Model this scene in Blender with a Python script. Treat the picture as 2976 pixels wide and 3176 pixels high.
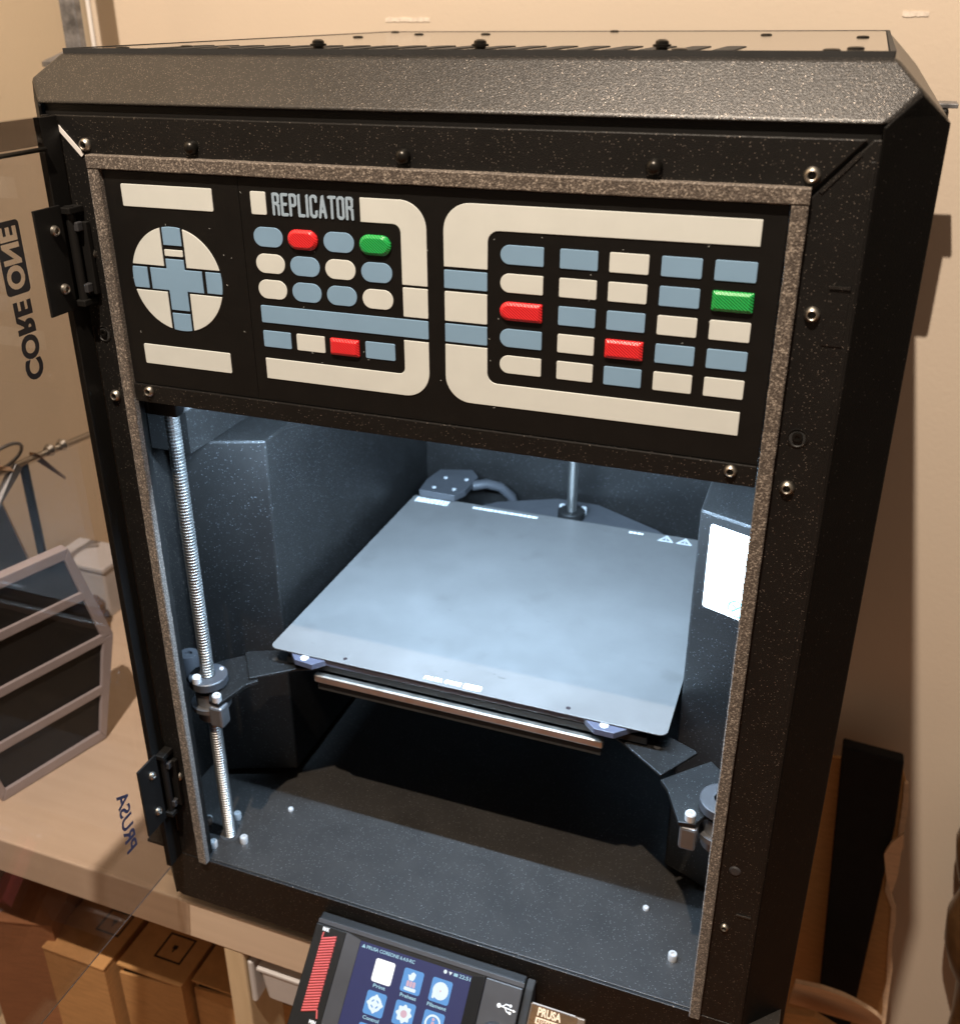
import bpy, bmesh, math, random
from mathutils import Vector, Matrix

scene = bpy.context.scene
for o in list(bpy.data.objects):
    bpy.data.objects.remove(o)
random.seed(7)
COL = scene.collection
S = 0.001                                  # everything below is written in millimetres

# ------------------------------------------------------------------ camera
def cam_axes(yaw, pitch, roll):
    y, p, r = (math.radians(a) for a in (yaw, pitch, roll))
    f = Vector((-math.sin(y)*math.cos(p), math.cos(y)*math.cos(p), -math.sin(p)))
    right = Vector((math.cos(y), math.sin(y), 0)); up = right.cross(f)
    return (math.cos(r)*right + math.sin(r)*up, -math.sin(r)*right + math.cos(r)*up, f)
R_, U_, F_ = cam_axes(21.046, 24.964, -0.573)
cam_d = bpy.data.cameras.new('camera'); cam = bpy.data.objects.new('camera', cam_d); COL.objects.link(cam)
cam.matrix_world = Matrix(((R_.x, U_.x, -F_.x, .179233), (R_.y, U_.y, -F_.y, -.398807), (R_.z, U_.z, -F_.z, .547203), (0, 0, 0, 1)))
cam_d.sensor_fit = 'HORIZONTAL'; cam_d.sensor_width = 36
cam_d.lens = 3106.91/2976*36
cam_d.shift_x = (1488-1430.99)/2976; cam_d.shift_y = (1478.4-1588)/2976
cam_d.clip_start = .01; cam_d.clip_end = 50
cam_d.dof.use_dof = True; cam_d.dof.focus_distance = .50; cam_d.dof.aperture_fstop = 15.0
scene.camera = cam

# ------------------------------------------------------------------ world and room lamp
world = bpy.data.worlds.new('World'); scene.world = world; world.use_nodes = True
bg = world.node_tree.nodes['Background']; bg.inputs[0].default_value = (1.0, .78, .60, 1); bg.inputs[1].default_value = .16
lamp_d = bpy.data.lights.new('ceiling_lamp', 'POINT'); lamp_d.energy = 150; lamp_d.color = (1, .84, .68); lamp_d.shadow_soft_size = .011
lamp = bpy.data.objects.new('ceiling_lamp', lamp_d); lamp.location = (.015, -.598, 1.655); COL.objects.link(lamp)

vs = scene.view_settings
vs.view_transform = 'Standard'; vs.look = 'None'; vs.exposure = 0; vs.gamma = 1; vs.use_curve_mapping = False
scene.render.engine = 'CYCLES'
scene.cycles.max_bounces = 10; scene.cycles.transparent_max_bounces = 16

# ------------------------------------------------------------------ materials
def new_mat(name):
    m = bpy.data.materials.new(name); m.use_nodes = True
    return m, m.node_tree.nodes, m.node_tree.links, m.node_tree.nodes['Principled BSDF']
def tex_co(n, l):
    t = n.new('ShaderNodeTexCoord'); return t.outputs['Object']
def noise(n, l, scale, detail=3, rough=.55, vec=None):
    t = n.new('ShaderNodeTexNoise'); t.inputs['Scale'].default_value = scale; t.inputs['Detail'].default_value = detail
    t.inputs['Roughness'].default_value = rough
    l.new(vec or tex_co(n, l), t.inputs['Vector']); return t
def ramp(n, l, src, stops):
    r = n.new('ShaderNodeValToRGB'); l.new(src, r.inputs[0])
    e = r.color_ramp.elements
    while len(e) < len(stops): e.new(.5)
    for k, (p, c) in zip(e, stops):
        k.position = p; k.color = (c if len(c) == 4 else (*c, 1))
    return r
def bump(n, l, bsdf, height, strength, dist):
    b = n.new('ShaderNodeBump'); b.inputs['Strength'].default_value = strength; b.inputs['Distance'].default_value = dist
    l.new(height, b.inputs['Height']); l.new(b.outputs[0], bsdf.inputs['Normal']); return b
def plain(name, col, rough=.5, metal=0, var=.12, vscale=60, bstr=0, bscale=900, coat=0, spec=.5):
    m, n, l, b = new_mat(name)
    t = noise(n, l, vscale)
    c0 = tuple(max(0, c*(1-var)) for c in col); c1 = tuple(min(1, c*(1+var)) for c in col)
    r = ramp(n, l, t.outputs['Fac'], [(.3, c0), (.7, c1)]); l.new(r.outputs[0], b.inputs['Base Color'])
    b.inputs['Roughness'].default_value = rough; b.inputs['Metallic'].default_value = metal
    b.inputs['Coat Weight'].default_value = coat; b.inputs['Specular IOR Level'].default_value = spec
    rr = n.new('ShaderNodeMapRange'); l.new(noise(n, l, vscale*2.3).outputs['Fac'], rr.inputs[0])
    rr.inputs[3].default_value = max(.02, rough-.08); rr.inputs[4].default_value = min(1, rough+.08); l.new(rr.outputs[0], b.inputs['Roughness'])
    if bstr: bump(n, l, b, noise(n, l, bscale, 4).outputs['Fac'], bstr, .0004)
    return m
def powder(name, base=.012, flake=.965, rough=.42, fl_col=(.62, .55, .47), spec=.5, fscale=1700, grain=.22):
    m, n, l, b = new_mat(name)
    co = tex_co(n, l)
    v = n.new('ShaderNodeTexVoronoi'); v.inputs['Scale'].default_value = fscale; l.new(co, v.inputs['Vector'])
    sep = n.new('ShaderNodeSeparateColor'); l.new(v.outputs['Color'], sep.inputs[0])
    fm = ramp(n, l, sep.outputs[0], [(flake, (0, 0, 0)), (min(1, flake+.03), (1, 1, 1))])
    d = ramp(n, l, v.outputs['Distance'], [(.25, (1, 1, 1)), (.5, (0, 0, 0))])
    mul = n.new('ShaderNodeMath'); mul.operation = 'MULTIPLY'; l.new(fm.outputs[0], mul.inputs[0]); l.new(d.outputs[0], mul.inputs[1])
    t = noise(n, l, 45, 4, vec=co)
    r = ramp(n, l, t.outputs['Fac'], [(.3, (base*.82, base*.75, base*.69)), (.7, (base*1.22, base*1.12, base*1.03))])
    mix = n.new('ShaderNodeMix'); mix.data_type = 'RGBA'; l.new(mul.outputs[0], mix.inputs['Factor'])
    l.new(r.outputs[0], mix.inputs['A']); mix.inputs['B'].default_value = (*fl_col, 1)
    l.new(mix.outputs['Result'], b.inputs['Base Color'])
    l.new(mul.outputs[0], b.inputs['Metallic'])
    b.inputs['Roughness'].default_value = rough; b.inputs['Specular IOR Level'].default_value = spec
    # every grain of the coating leans its own way
    nz = noise(n, l, 1500, 2, .7, vec=co)
    bump(n, l, b, nz.outputs['Fac'], grain, .0006)
    return m

M = {}
M['powder'] = powder('black_powder_coat', .007, .955, .46, spec=.35, fl_col=(.50, .43, .37), fscale=2300)
M['corner'] = powder('black_powder_coat_corner', .003, .988, .5, spec=.14, fl_col=(.2, .18, .16), fscale=2300)
M['lid'] = powder('black_powder_coat_lid', .013, .92, .335, spec=.62, grain=.30, fl_col=(.55, .48, .42), fscale=3500)
M['inner'] = powder('black_powder_coat_inside', .0062, .962, .40, fl_col=(.30, .32, .34), spec=.36, fscale=2100)
M['floor'] = powder('black_powder_coat_base', .021, .945, .43, fl_col=(.34, .34, .34), spec=.45, fscale=2100)
M['plastic'] = plain('black_plastic', (.008, .0075, .007), .5, spec=.25)
M['panelblack'] = plain('black_printed_plastic', (.0065, .006, .0055), .42, spec=.3, bstr=.15, bscale=500)
M['plastic_grey'] = plain('dark_grey_plastic', (.035, .035, .038), .45, spec=.5)
M['gasket'] = None
m, n, l, b = new_mat('foam_gasket')
co = tex_co(n, l)
v = n.new('ShaderNodeTexVoronoi'); v.inputs['Scale'].default_value = 1300; l.new(co, v.inputs['Vector'])
r = ramp(n, l, noise(n, l, 1100, 3, .7, vec=co).outputs['Fac'], [(.3, (.036, .027, .021)), (.52, (.09, .071, .056)), (.68, (.42, .36, .30))])
l.new(r.outputs[0], b.inputs['Base Color']); b.inputs['Roughness'].default_value = .62; b.inputs['Specular IOR Level'].default_value = .5
b.inputs['Sheen Weight'].default_value = .25
bump(n, l, b, v.outputs['Distance'], .4, .0006); M['gasket'] = m
M['cream'] = plain('cream_print', (.655, .69, .665), .42, var=.03, spec=.4, bstr=.03, bscale=700)
M['blue'] = plain('pale_blue_print', (.225, .375, .545), .42, var=.03, spec=.4, bstr=.03, bscale=700)
M['letter'] = plain('pale_blue_lettering', (.34, .45, .56), .5, var=.03, spec=.3)
def jewel(name, col):
    m, n, l, b = new_mat(name)
    co = tex_co(n, l); mp = n.new('ShaderNodeMapping'); l.new(co, mp.inputs[0]); mp.inputs['Rotation'].default_value = (0, .9, 0)
    w = n.new('ShaderNodeTexWave'); w.inputs['Scale'].default_value = 330; w.inputs['Distortion'].default_value = .3; l.new(mp.outputs[0], w.inputs[0])
    r = ramp(n, l, w.outputs['Fac'], [(0, tuple(c*.62 for c in col)), (1, tuple(min(1, c*1.15+.012) for c in col))]); l.new(r.outputs[0], b.inputs['Base Color'])
    b.inputs['Roughness'].default_value = .22; b.inputs['Coat Weight'].default_value = .5; b.inputs['Coat Roughness'].default_value = .15
    b.inputs['Subsurface Weight'].default_value = .25; b.inputs['Subsurface Scale'].default_value = .001
    bump(n, l, b, w.outputs['Fac'], .45, .0004); return m
M['red'] = jewel('red_translucent_print', (.85, .022, .03))
M['green'] = jewel('green_translucent_print', (.012, .42, .085))
M['steel'] = plain('steel_screw', (.45, .42, .37), .38, 1, var=.1)
M['zinc'] = plain('bright_zinc', (.72, .72, .72), .3, .55, var=.08)
M['alu'] = plain('brushed_aluminium', (.62, .57, .50), .34, 1, var=.06)
M['nutmetal'] = plain('grey_cast_metal', (.22, .22, .225), .45, .8, var=.1)
M['darkscrew'] = plain('black_oxide_screw', (.03, .028, .025), .3, .8)
M['screwrod'] = plain('lead_screw_steel', (.42, .41, .39), .36, 1, var=.05)
def sheet_mat():
    m, n, l, b = new_mat('textured_steel_sheet')
    co = tex_co(n, l)
    t = noise(n, l, 14, 5, .6, vec=co)
    r = ramp(n, l, t.outputs['Fac'], [(.3, (.113, .106, .099)), (.7, (.136, .128, .120))])
    t2 = noise(n, l, 38, 3, .5, vec=co)
    r2 = ramp(n, l, t2.outputs['Fac'], [(.62, (1, 1, 1)), (.74, (.89, .885, .88))])
    mp = n.new('ShaderNodeMapping'); l.new(co, mp.inputs[0]); mp.inputs['Rotation'].default_value = (0, 0, .7); mp.inputs['Scale'].default_value = (.35, 1, 1)
    t3 = noise(n, l, 150, 3, .6, vec=mp.outputs[0])
    r3 = ramp(n, l, t3.outputs['Fac'], [(.69, (1, 1, 1)), (.76, (.62, .60, .58))])
    mx = n.new('ShaderNodeMix'); mx.data_type = 'RGBA'; mx.blend_type = 'MULTIPLY'; mx.inputs['Factor'].default_value = 1
    l.new(r.outputs[0], mx.inputs['A']); l.new(r2.outputs[0], mx.inputs['B']); mx2 = n.new('ShaderNodeMix'); mx2.data_type = 'RGBA'; mx2.blend_type = 'MULTIPLY'; mx2.inputs['Factor'].default_value = 1
    l.new(mx.outputs['Result'], mx2.inputs['A']); l.new(r3.outputs[0], mx2.inputs['B']); l.new(mx2.outputs['Result'], b.inputs['Base Color'])
    rg = ramp(n, l, noise(n, l, 22, 5, .65, vec=co).outputs['Fac'], [(.35, (.40, .40, .40)), (.65, (.56, .56, .56))]); l.new(rg.outputs[0], b.inputs['Roughness'])
    b.inputs['Metallic'].default_value = .35
    bump(n, l, b, noise(n, l, 1800, 2, vec=co).outputs['Fac'], .15, .0003); return m
M['sheet'] = sheet_mat()
M['white_ink'] = plain('white_ink', (.75, .75, .74), .5, var=.05)
M['grey_ink'] = plain('grey_ink', (.48, .48, .48), .5, var=.05)
M['bed'] = plain('heated_bed_board', (.05, .05, .068), .4, var=.1)
M['paper'] = plain('white_sticker', (.92, .90, .80), .45, var=.02)
M['teal_ink'] = plain('teal_ink', (.10, .42, .42), .5)
M['black_ink'] = plain('black_ink', (.018, .013, .014), .4, var=.05)
M['blue_ink'] = plain('dark_blue_ink', (.035, .035, .07), .4, var=.05)
def wood(name, c0, c1, rough=.45, axis=(1, 14, 14), scale=9):
    m, n, l, b = new_mat(name)
    co = tex_co(n, l); mp = n.new('ShaderNodeMapping'); l.new(co, mp.inputs[0]); mp.inputs['Scale'].default_value = axis
    t = noise(n, l, scale, 6, .6, vec=mp.outputs[0])
    r = ramp(n, l, t.outputs['Fac'], [(.25, c0), (.75, c1)]); l.new(r.outputs[0], b.inputs['Base Color'])
    b.inputs['Roughness'].default_value = rough
    bump(n, l, b, t.outputs['Fac'], .08, .0006); return m
M['tabletop'] = wood('pale_birch', (.62, .49, .375), (.70, .565, .44))
M['pine'] = wood('pine', (.56, .43, .27), (.68, .54, .36), axis=(10, 10, 1))
def card(name, col):
    m, n, l, b = new_mat(name)
    co = tex_co(n, l); mp = n.new('ShaderNodeMapping'); l.new(co, mp.inputs[0]); mp.inputs['Scale'].default_value = (1, 1, 6)
    t = noise(n, l, 60, 5, .65, vec=mp.outputs[0])
    r = ramp(n, l, t.outputs['Fac'], [(.3, tuple(c*.85 for c in col)), (.7, tuple(c*1.1 for c in col))]); l.new(r.outputs[0], b.inputs['Base Color'])
    b.inputs['Roughness'].default_value = .85; b.inputs['Specular IOR Level'].default_value = .2
    bump(n, l, b, noise(n, l, 500, 3, vec=co).outputs['Fac'], .12, .0005); return m
M['card'] = card('brown_cardboard', (.50, .275, .115)); M['card_red'] = card('reddish_cardboard', (.32, .145, .07)); M['card_pale'] = card('torn_cardboard_core', (.72, .51, .34))
def wallm(name, col):
    m, n, l, b = new_mat(name)
    co = tex_co(n, l)
    r = ramp(n, l, noise(n, l, 3, 4, vec=co).outputs['Fac'], [(.3, tuple(c*.96 for c in col)), (.7, tuple(min(1, c*1.03) for c in col))]); l.new(r.outputs[0], b.inputs['Base Color'])
    b.inputs['Roughness'].default_value = .7; b.inputs['Specular IOR Level'].default_value = .3
    bump(n, l, b, noise(n, l, 260, 4, vec=co).outputs['Fac'], .18, .0012); return m
M['wall'] = wallm('warm_white_wall', (.635, .54, .435)); M['wall_l'] = wallm('cream_wall', (.60, .50, .37))
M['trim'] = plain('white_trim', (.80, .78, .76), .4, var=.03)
M['scuff'] = plain('pale_scuff', (.74, .66, .57), .6, var=.15, vscale=300); M['rust'] = plain('weathered_steel', (.22, .22, .23), .5, .6, var=.5, vscale=90)
M['model_grey'] = plain('grey_printed_plastic', (.42, .37, .38), .5, var=.05, bstr=.15, bscale=500)
M['model_black'] = plain('matt_black_print', (.014, .013, .012), .6)
M['bin'] = plain('pale_grey_plastic', (.55, .54, .55), .35, var=.03)
M['brown'] = plain('brown_glaze', (.10, .05, .02), .3, var=.3)
M['gold'] = plain('old_brass', (.40, .26, .09), .35, 1, var=.3); M['bronze'] = plain('smoky_bronze', (.16, .11, .075), .3, .4, var=.2)
M['foam'] = plain('black_foam', (.012, .011, .011), .9, bstr=.4, bscale=700, spec=.2)
M['red_plastic'] = plain('red_filament', (.50, .085, .08), .4, var=.08)
M['rubber'] = plain('dark_rubber', (.02, .02, .02), .8)
def glass_mat(name, tint, rough=0.0):
    m = bpy.data.materials.new(name); m.use_nodes = True; n = m.node_tree.nodes; l = m.node_tree.links
    n.remove(n['Principled BSDF']); out = n['Material Output']
    tr = n.new('ShaderNodeBsdfTransparent'); gl = n.new('ShaderNodeBsdfGlossy'); gl.inputs['Roughness'].default_value = .02+rough
    t = noise(n, l, 30); r = ramp(n, l, t.outputs['Fac'], [(.3, tuple(c*.985 for c in tint)), (.7, tint)]); l.new(r.outputs[0], tr.inputs[0])
    # Schlick reflectance, the same on the way in and on the way out of the pane
    ge = n.new('ShaderNodeNewGeometry'); dt = n.new('ShaderNodeVectorMath'); dt.operation = 'DOT_PRODUCT'; l.new(ge.outputs['Normal'], dt.inputs[0]); l.new(ge.outputs['Incoming'], dt.inputs[1])
    def mth(op, a, b_=None):
        q = n.new('ShaderNodeMath'); q.operation = op
        for k, v_ in enumerate((a, b_)):
            if v_ is None: continue
            if isinstance(v_, (int, float)): q.inputs[k].default_value = v_
            else: l.new(v_, q.inputs[k])
        return q.outputs[0]
    ml_ = mth('ADD', mth('MULTIPLY', mth('POWER', mth('SUBTRACT', 1.0, mth('ABSOLUTE', dt.outputs['Value'])), 5.0), .96), .035)
    mx = n.new('ShaderNodeMixShader'); l.new(ml_, mx.inputs[0]); l.new(tr.outputs[0], mx.inputs[1]); l.new(gl.outputs[0], mx.inputs[2]); l.new(mx.outputs[0], out.inputs[0])
    return m
M['glass'] = glass_mat('smoked_door_pane', (.82, .805, .81)); M['lens'] = glass_mat('clear_lens', (.95, .94, .92))
M['band'] = glass_mat('frosted_band', (.60, .58, .57), .2)
def emit(name, col, s, base=(.02, .02, .03)):
    m, n, l, b = new_mat(name)
    t = noise(n, l, 200); r = ramp(n, l, t.outputs['Fac'], [(.3, tuple(c*.94 for c in col)), (.7, col)])
    b.inputs['Base Color'].default_value = (*base, 1); l.new(r.outputs[0], b.inputs['Emission Color']); b.inputs['Emission Strength'].default_value = s
    b.inputs['Roughness'].default_value = .25; return m
M['screen'] = emit('lit_screen', (.012, .016, .085), 1.0); M['tile'] = emit('lit_blue_tile', (.11, .34, .72), 1.0); M['tile_white'] = emit('lit_white_tile', (.98, 1, 1), 1.25)
M['glyph'] = emit('lit_white_glyph', (.85, .97, 1), 1.0); M['glyph_pink'] = emit('lit_pink_glyph', (.80, .52, .60), .9); M['glyph_text'] = emit('lit_text', (.42, .72, .85), .9)
M['led'] = emit('white_led', (.75, .88, 1), 4.0)

# ------------------------------------------------------------------ mesh helpers (millimetres)
class MB:
    def __init__(self): self.bm = bmesh.new()
    def verts(self, pts): return [self.bm.verts.new(Vector(p)*S) for p in pts]
    def face(self, pts):
        return self.bm.faces.new(self.verts(pts))
    def prism(self, pts, vec):
        a = self.verts(pts); v = Vector(vec); b = self.verts([Vector(p)+v for p in pts]); k = len(pts)
        self.bm.faces.new(a); self.bm.faces.new(list(reversed(b)))
        for i in range(k): self.bm.faces.new([a[(i+1) % k], a[i], b[i], b[(i+1) % k]])
        return self
    def box(self, x0, x1, y0, y1, z0, z1):
        return self.prism([(x0, y0, z0), (x1, y0, z0), (x1, y0, z1), (x0, y0, z1)], (0, y1-y0, 0))
    def lathe(self, prof, org, axis=(0, 0, 1), seg=20):
        ax = Vector(axis).normalized(); u = ax.orthogonal().normalized(); w = ax.cross(u); org = Vector(org); rings = []
        for r, h in prof:
            if r < 1e-6: rings.append([self.bm.verts.new((org+ax*h)*S)])
            else: rings.append([self.bm.verts.new((org+ax*h+(u*math.cos(2*math.pi*i/seg)+w*math.sin(2*math.pi*i/seg))*r)*S) for i in range(seg)])
        for a, b in zip(rings, rings[1:]):
            for i in range(seg):
                j = (i+1) % seg
                if len(a) == 1 and len(b) == 1: continue
                if len(a) == 1: self.bm.faces.new([a[0], b[j], b[i]])
                elif len(b) == 1: self.bm.faces.new([a[i], a[j], b[0]])
                else: self.bm.faces.new([a[i], a[j], b[j], b[i]])
        return self
    def cyl(self, org, axis, r, h, seg=20, ch=0):
        if ch: return self.lathe([(0, 0), (r, 0), (r, h-ch), (r-ch, h), (0, h)], org, axis, seg)
        return self.lathe([(0, 0), (r, 0), (r, h), (0, h)], org, axis, seg)
    def hull(self, pts):
        vs_ = self.verts(pts); bmesh.ops.convex_hull(self.bm, input=vs_); return self
    def tube(self, pts, r, seg=10):
        pts = [Vector(p) for p in pts]; rings = []
        for i, p in enumerate(pts):
            t = (pts[min(i+1, len(pts)-1)]-pts[max(i-1, 0)]).normalized(); u = t.orthogonal().normalized(); w = t.cross(u)
            if rings:
                # keep rings aligned
                u = (prev_u - t*prev_u.dot(t)).normalized(); w = t.cross(u)
            prev_u = u
            rings.append([self.bm.verts.new((p+(u*math.cos(2*math.pi*k/seg)+w*math.sin(2*math.pi*k/seg))*r)*S) for k in range(seg)])
        for a, b in zip(rings, rings[1:]):
            for k in range(seg): self.bm.faces.new([a[k], a[(k+1) % seg], b[(k+1) % seg], b[k]])
        self.bm.faces.new(list(reversed(rings[0]))); self.bm.faces.new(rings[-1]); return self
def obj(name, mb, mat, parent=None, bev=0, smooth=False, seg=2, kind=None):
    bm = mb.bm if isinstance(mb, MB) else mb
    bmesh.ops.recalc_face_normals(bm, faces=bm.faces)
    if smooth:
        for f in bm.faces: f.smooth = True
        for e in bm.edges:
            if len(e.link_faces) == 2 and e.calc_face_angle(0) > math.radians(35): e.smooth = False
    me = bpy.data.meshes.new(name); bm.to_mesh(me); bm.free()
    o = bpy.data.objects.new(name, me); COL.objects.link(o); me.materials.append(M[mat] if isinstance(mat, str) else mat)
    if parent: o.parent = parent
    if bev:
        b = o.modifiers.new('bevel', 'BEVEL'); b.width = bev*S; b.segments = seg; b.limit_method = 'ANGLE'; b.angle_limit = math.radians(25)
    if kind: o['kind'] = kind
    return o
def share(name, src, loc, parent, rot=None):
    o = src.copy(); o.name = name; COL.objects.link(o); o.location = Vector(loc)*S
    if rot: o.rotation_euler = rot
    o.parent = parent; return o
def root(name, label, cat, group=None):
    o = bpy.data.objects.new(name, None); COL.objects.link(o); o['label'] = label; o['category'] = cat
    o.empty_display_size = .02
    if group: o['group'] = group
    return o
def tag(o, label, cat, group=None):
    o['label'] = label; o['category'] = cat
    if group: o['group'] = group
    return o
def rr(x0, x1, z0, z1, r=.8, seg=5):
    """rounded rectangle, r = one radius or (bottom-left, bottom-right, top-right, top-left)"""
    if not isinstance(r, (tuple, list)): r = (r,)*4
    out = []
    for (cx, cz, a0, q) in ((x0+r[0], z0+r[0], 180, r[0]), (x1-r[1], z0+r[1], 270, r[1]), (x1-r[2], z1-r[2], 0, r[2]), (x0+r[3], z1-r[3], 90, r[3])):
        k = seg if q < 3 else 14
        if q < .01: out.append((cx, cz)); continue
        for i in range(k+1):
            a = math.radians(a0+90*i/k); out.append((cx+q*math.cos(a), cz+q*math.sin(a)))
    return out
def dedupe(pts):
    out = []
    for p in pts:
        if not out or (abs(p[0]-out[-1][0])+abs(p[1]-out[-1][1])) > .02: out.append(p)
    if abs(out[0][0]-out[-1][0])+abs(out[0][1]-out[-1][1]) < .02: out.pop()
    return out
def plate_xz(pts, y0, y1):
    m = MB(); m.prism([(x, y0, z) for x, z in dedupe(pts)], (0, y1-y0, 0)); return m
def plate_xy(pts, z0, z1):
    m = MB(); m.prism([(x, y, z0) for x, y in dedupe(pts)], (0, 0, z1-z0)); return m
def text_mesh(body, w, h, depth=.15, bold=0.0, spacing=1.0):
    """flat lettering fitted to a w x h box, in local XY from the origin, millimetres"""
    cu = bpy.data.curves.new('t', 'FONT'); cu.body = body; cu.size = 1; cu.offset = bold; cu.extrude = .02; cu.space_character = spacing; cu.resolution_u = 4
    o = bpy.data.objects.new('t', cu); COL.objects.link(o)
    bpy.context.view_layer.update(); dg = bpy.context.evaluated_depsgraph_get()
    me = bpy.data.meshes.new_from_object(o.evaluated_get(dg)); bm = bmesh.new(); bm.from_mesh(me)
    bpy.data.objects.remove(o); bpy.data.meshes.remove(me)
    xs = [v.co.x for v in bm.verts]; ys = [v.co.y for v in bm.verts]
    sx = w/(max(xs)-min(xs)); sy = h/(max(ys)-min(ys)); x0, y0 = min(xs), min(ys)
    for v in bm.verts: v.co = Vector(((v.co.x-x0)*sx, (v.co.y-y0)*sy, (v.co.z/.02)*depth/2))*S
    return bm
def place(bm, org, ex, ey):
    ex = Vector(ex).normalized(); ey = Vector(ey).normalized(); ez = ex.cross(ey); org = Vector(org)*S
    for v in bm.verts: v.co = org+ex*v.co.x+ey*v.co.y+ez*v.co.z
    return bm
def join(target, bm):
    me = bpy.data.meshes.new('j'); bm.to_mesh(me); bm.free(); target.bm.from_mesh(me); bpy.data.meshes.remove(me); return target
def screw_proto(name, r, h, mat, axis=(0, -1, 0)):
    m = MB(); m.lathe([(0, -.1*h), (.46*r, -.1*h), (.50*r, .90*h), (.60*r, h), (.84*r, .74*h), (r, .30*h), (r, -.3)], (0, 0, 0), axis, 18)
    o = obj(name, m, mat, None, smooth=True); return o

# ================================================================== the setting
def struct(name, mb, mat):
    return obj(name, mb, mat, None, kind='structure')
wall_back = struct('wall_back', MB().box(-545, 900, 480, 500, -760, 1400), 'wall')
wall_left = struct('wall_left', MB().box(-565, -545.2, -500, 500, -760, 1400), 'wall_l')
struct('floor', MB().box(-2500, 2500, -2500, 520, -780, -760.5), 'card_red')
obj('corner_trim', MB().cyl((-541, 477, -755), (0, 0, 1), 2.2, 2100, 10), 'trim', wall_back, smooth=True)
for (x0, x1, z, h) in ((-226, -184, 540.5, 3.2), (194, 212, 542, 3.6)):
    pts = []
    for i in range(11): pts.append((x0+(x1-x0)*i/10, z-h/2+random.uniform(-.5, .5)))
    for i in range(10, -1, -1): pts.append((x0+(x1-x0)*i/10, z+h/2+random.uniform(-.5, .5)))
    obj('paint_scuff', plate_xz(pts, 479.4, 479.9), 'scuff', wall_back)

# ================================================================== table and what is under it
table = root('work_table', 'pale birch table with thick top carrying the printer', 'table')
ZT = -14
obj('tabletop', MB().box(-900, 196, 6, 470, ZT-35, ZT), 'tabletop', table, bev=1.5)
obj('leg', MB().box(-160.5, -144.5, 7, 47, -755, ZT-35.2), 'pine', table, bev=1.5)
obj('leg', MB().box(168, 190, 9, 49, -755, ZT-35.2), 'pine', table, bev=1.5)
obj('leg', MB().box(168, 190, 420, 460, -755, ZT-35.2), 'pine', table, bev=1.5)
obj('leg', MB().box(-890, -850, 420, 460, -755, ZT-35.2), 'pine', table, bev=1.5)
obj('rail', MB().box(-144, 168, 22, 40, -100, ZT-35.4), 'pine', table, bev=1)

def bin_(x0, x1, y0, y1, z0, z1, label):
    r = root('storage_bin', label, 'bin', 'grey plastic bins under the table')
    m = MB(); t = 2.5
    m.hull([(x0+t, y0+t, z0), (x1-t, y0+t, z0), (x1-t, y1-t, z0), (x0+t, y1-t, z0), (x0, y0, z1), (x1, y0, z1), (x1, y1, z1), (x0, y1, z1)])
    obj('tub', m, 'bin', r, bev=4, seg=4)
    obj('rim', MB().box(x0-.8, x1+.8, y0-.8, y1+.8, z1-2.5, z1+.5), 'bin', r, bev=.8)
    return r
bin_(-136, -20, 10, 200, -96, -64, 'pale grey plastic bin under the table, right of its pine leg')
tag(obj('plastic_tray', MB().box(-144, -139.6, 9, 170, -101, -59), 'bin', bev=2), 'narrow upright pale grey plastic tray between the pine leg and the bin', 'tray')

def carton(x0, x1, y0, y1, z0, z1, label, mat='card', gap=0, sym=None, rot=0, cut=8):
    r = root('cardboard_box', label, 'box', 'small cardboard boxes stored under the table')
    T = 2.5
    walls = MB()
    walls.box(x0, x0+T, y0+T+.2, y1, z0, z1-T-.2); walls.box(x1-T, x1, y0+T+.2, y1, z0, z1-T-.2); walls.box(x0+T+.2, x1-T-.2, y1-T, y1, z0, z1-T-.2)
    obj('carton_body', walls, mat, r)
    if gap: obj('slit_shade_block', MB().box(x0+T+.4, x1-T-.4, y0+T+.4, y0+40, z0, z1-T-.6), 'foam', r)  # dark block added so the slit under the lid reads as deep shade
    f = MB(); f.prism([(x0, y0, z0), (x1, y0, z0), (x1, y0, z1-T-.3-(.4 if gap else 0)), (x0+4, y0, z1-T-.3-gap), (x0, y0, z1-T-.3-gap)], (0, T, 0)); obj('front_flap', f, mat, r)
    obj('lid', MB().box(x0-.5, x1+.5, y0-1, y1, z1-T, z1), mat, r, bev=.6)
    if sym:
        sx, sy, ss = sym; m = MB(); z = z1+.15
        for (a, b, c, d) in ((-ss, ss, -ss, -ss+1.6), (-ss, ss, ss-1.6, ss), (-ss, -ss+1.6, -ss+1.7, ss-1.7), (ss-1.6, ss, -ss+1.7, ss-1.7)):
            m.box(sx+a, sx+b, sy+c, sy+d, z1+.05, z1+.3)
        m.box(sx-2.6, sx+1.5, sy-1, sy+2.6, z1+.05, z1+.3); m.box(sx-1, sx+.2, sy-4, sy-1.2, z1+.05, z1+.3)
        obj('printed_mark', m, 'black_ink', r)
    if rot:
        # a carton that stands a little askew
        c = Vector(((x0+x1)/2, (y0+y1)/2, 0))*S
        r.matrix_world = Matrix.Translation(c) @ Matrix.Rotation(math.radians(rot), 4, 'Z') @ Matrix.Translation(-c)
    return r
SZ = -420
carton(-470, -400, 38, 260, SZ, -160, 'reddish-brown cardboard box at the far left under the table', 'card_red', rot=14)
carton(-381, -317, 42, 250, SZ, -180, 'cardboard box standing across the lower door edge, second from left', 'card', sym=(-338, 84, 12))
carton(-310, -246, 51, 260, SZ, -180, 'cardboard box with a wide dark slit under its lid', 'card', gap=9, sym=(-272, 80, 13))
carton(-241, -178, 60, 270, SZ, -180, 'cardboard box left of the pine table leg', 'card', gap=8)
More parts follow.
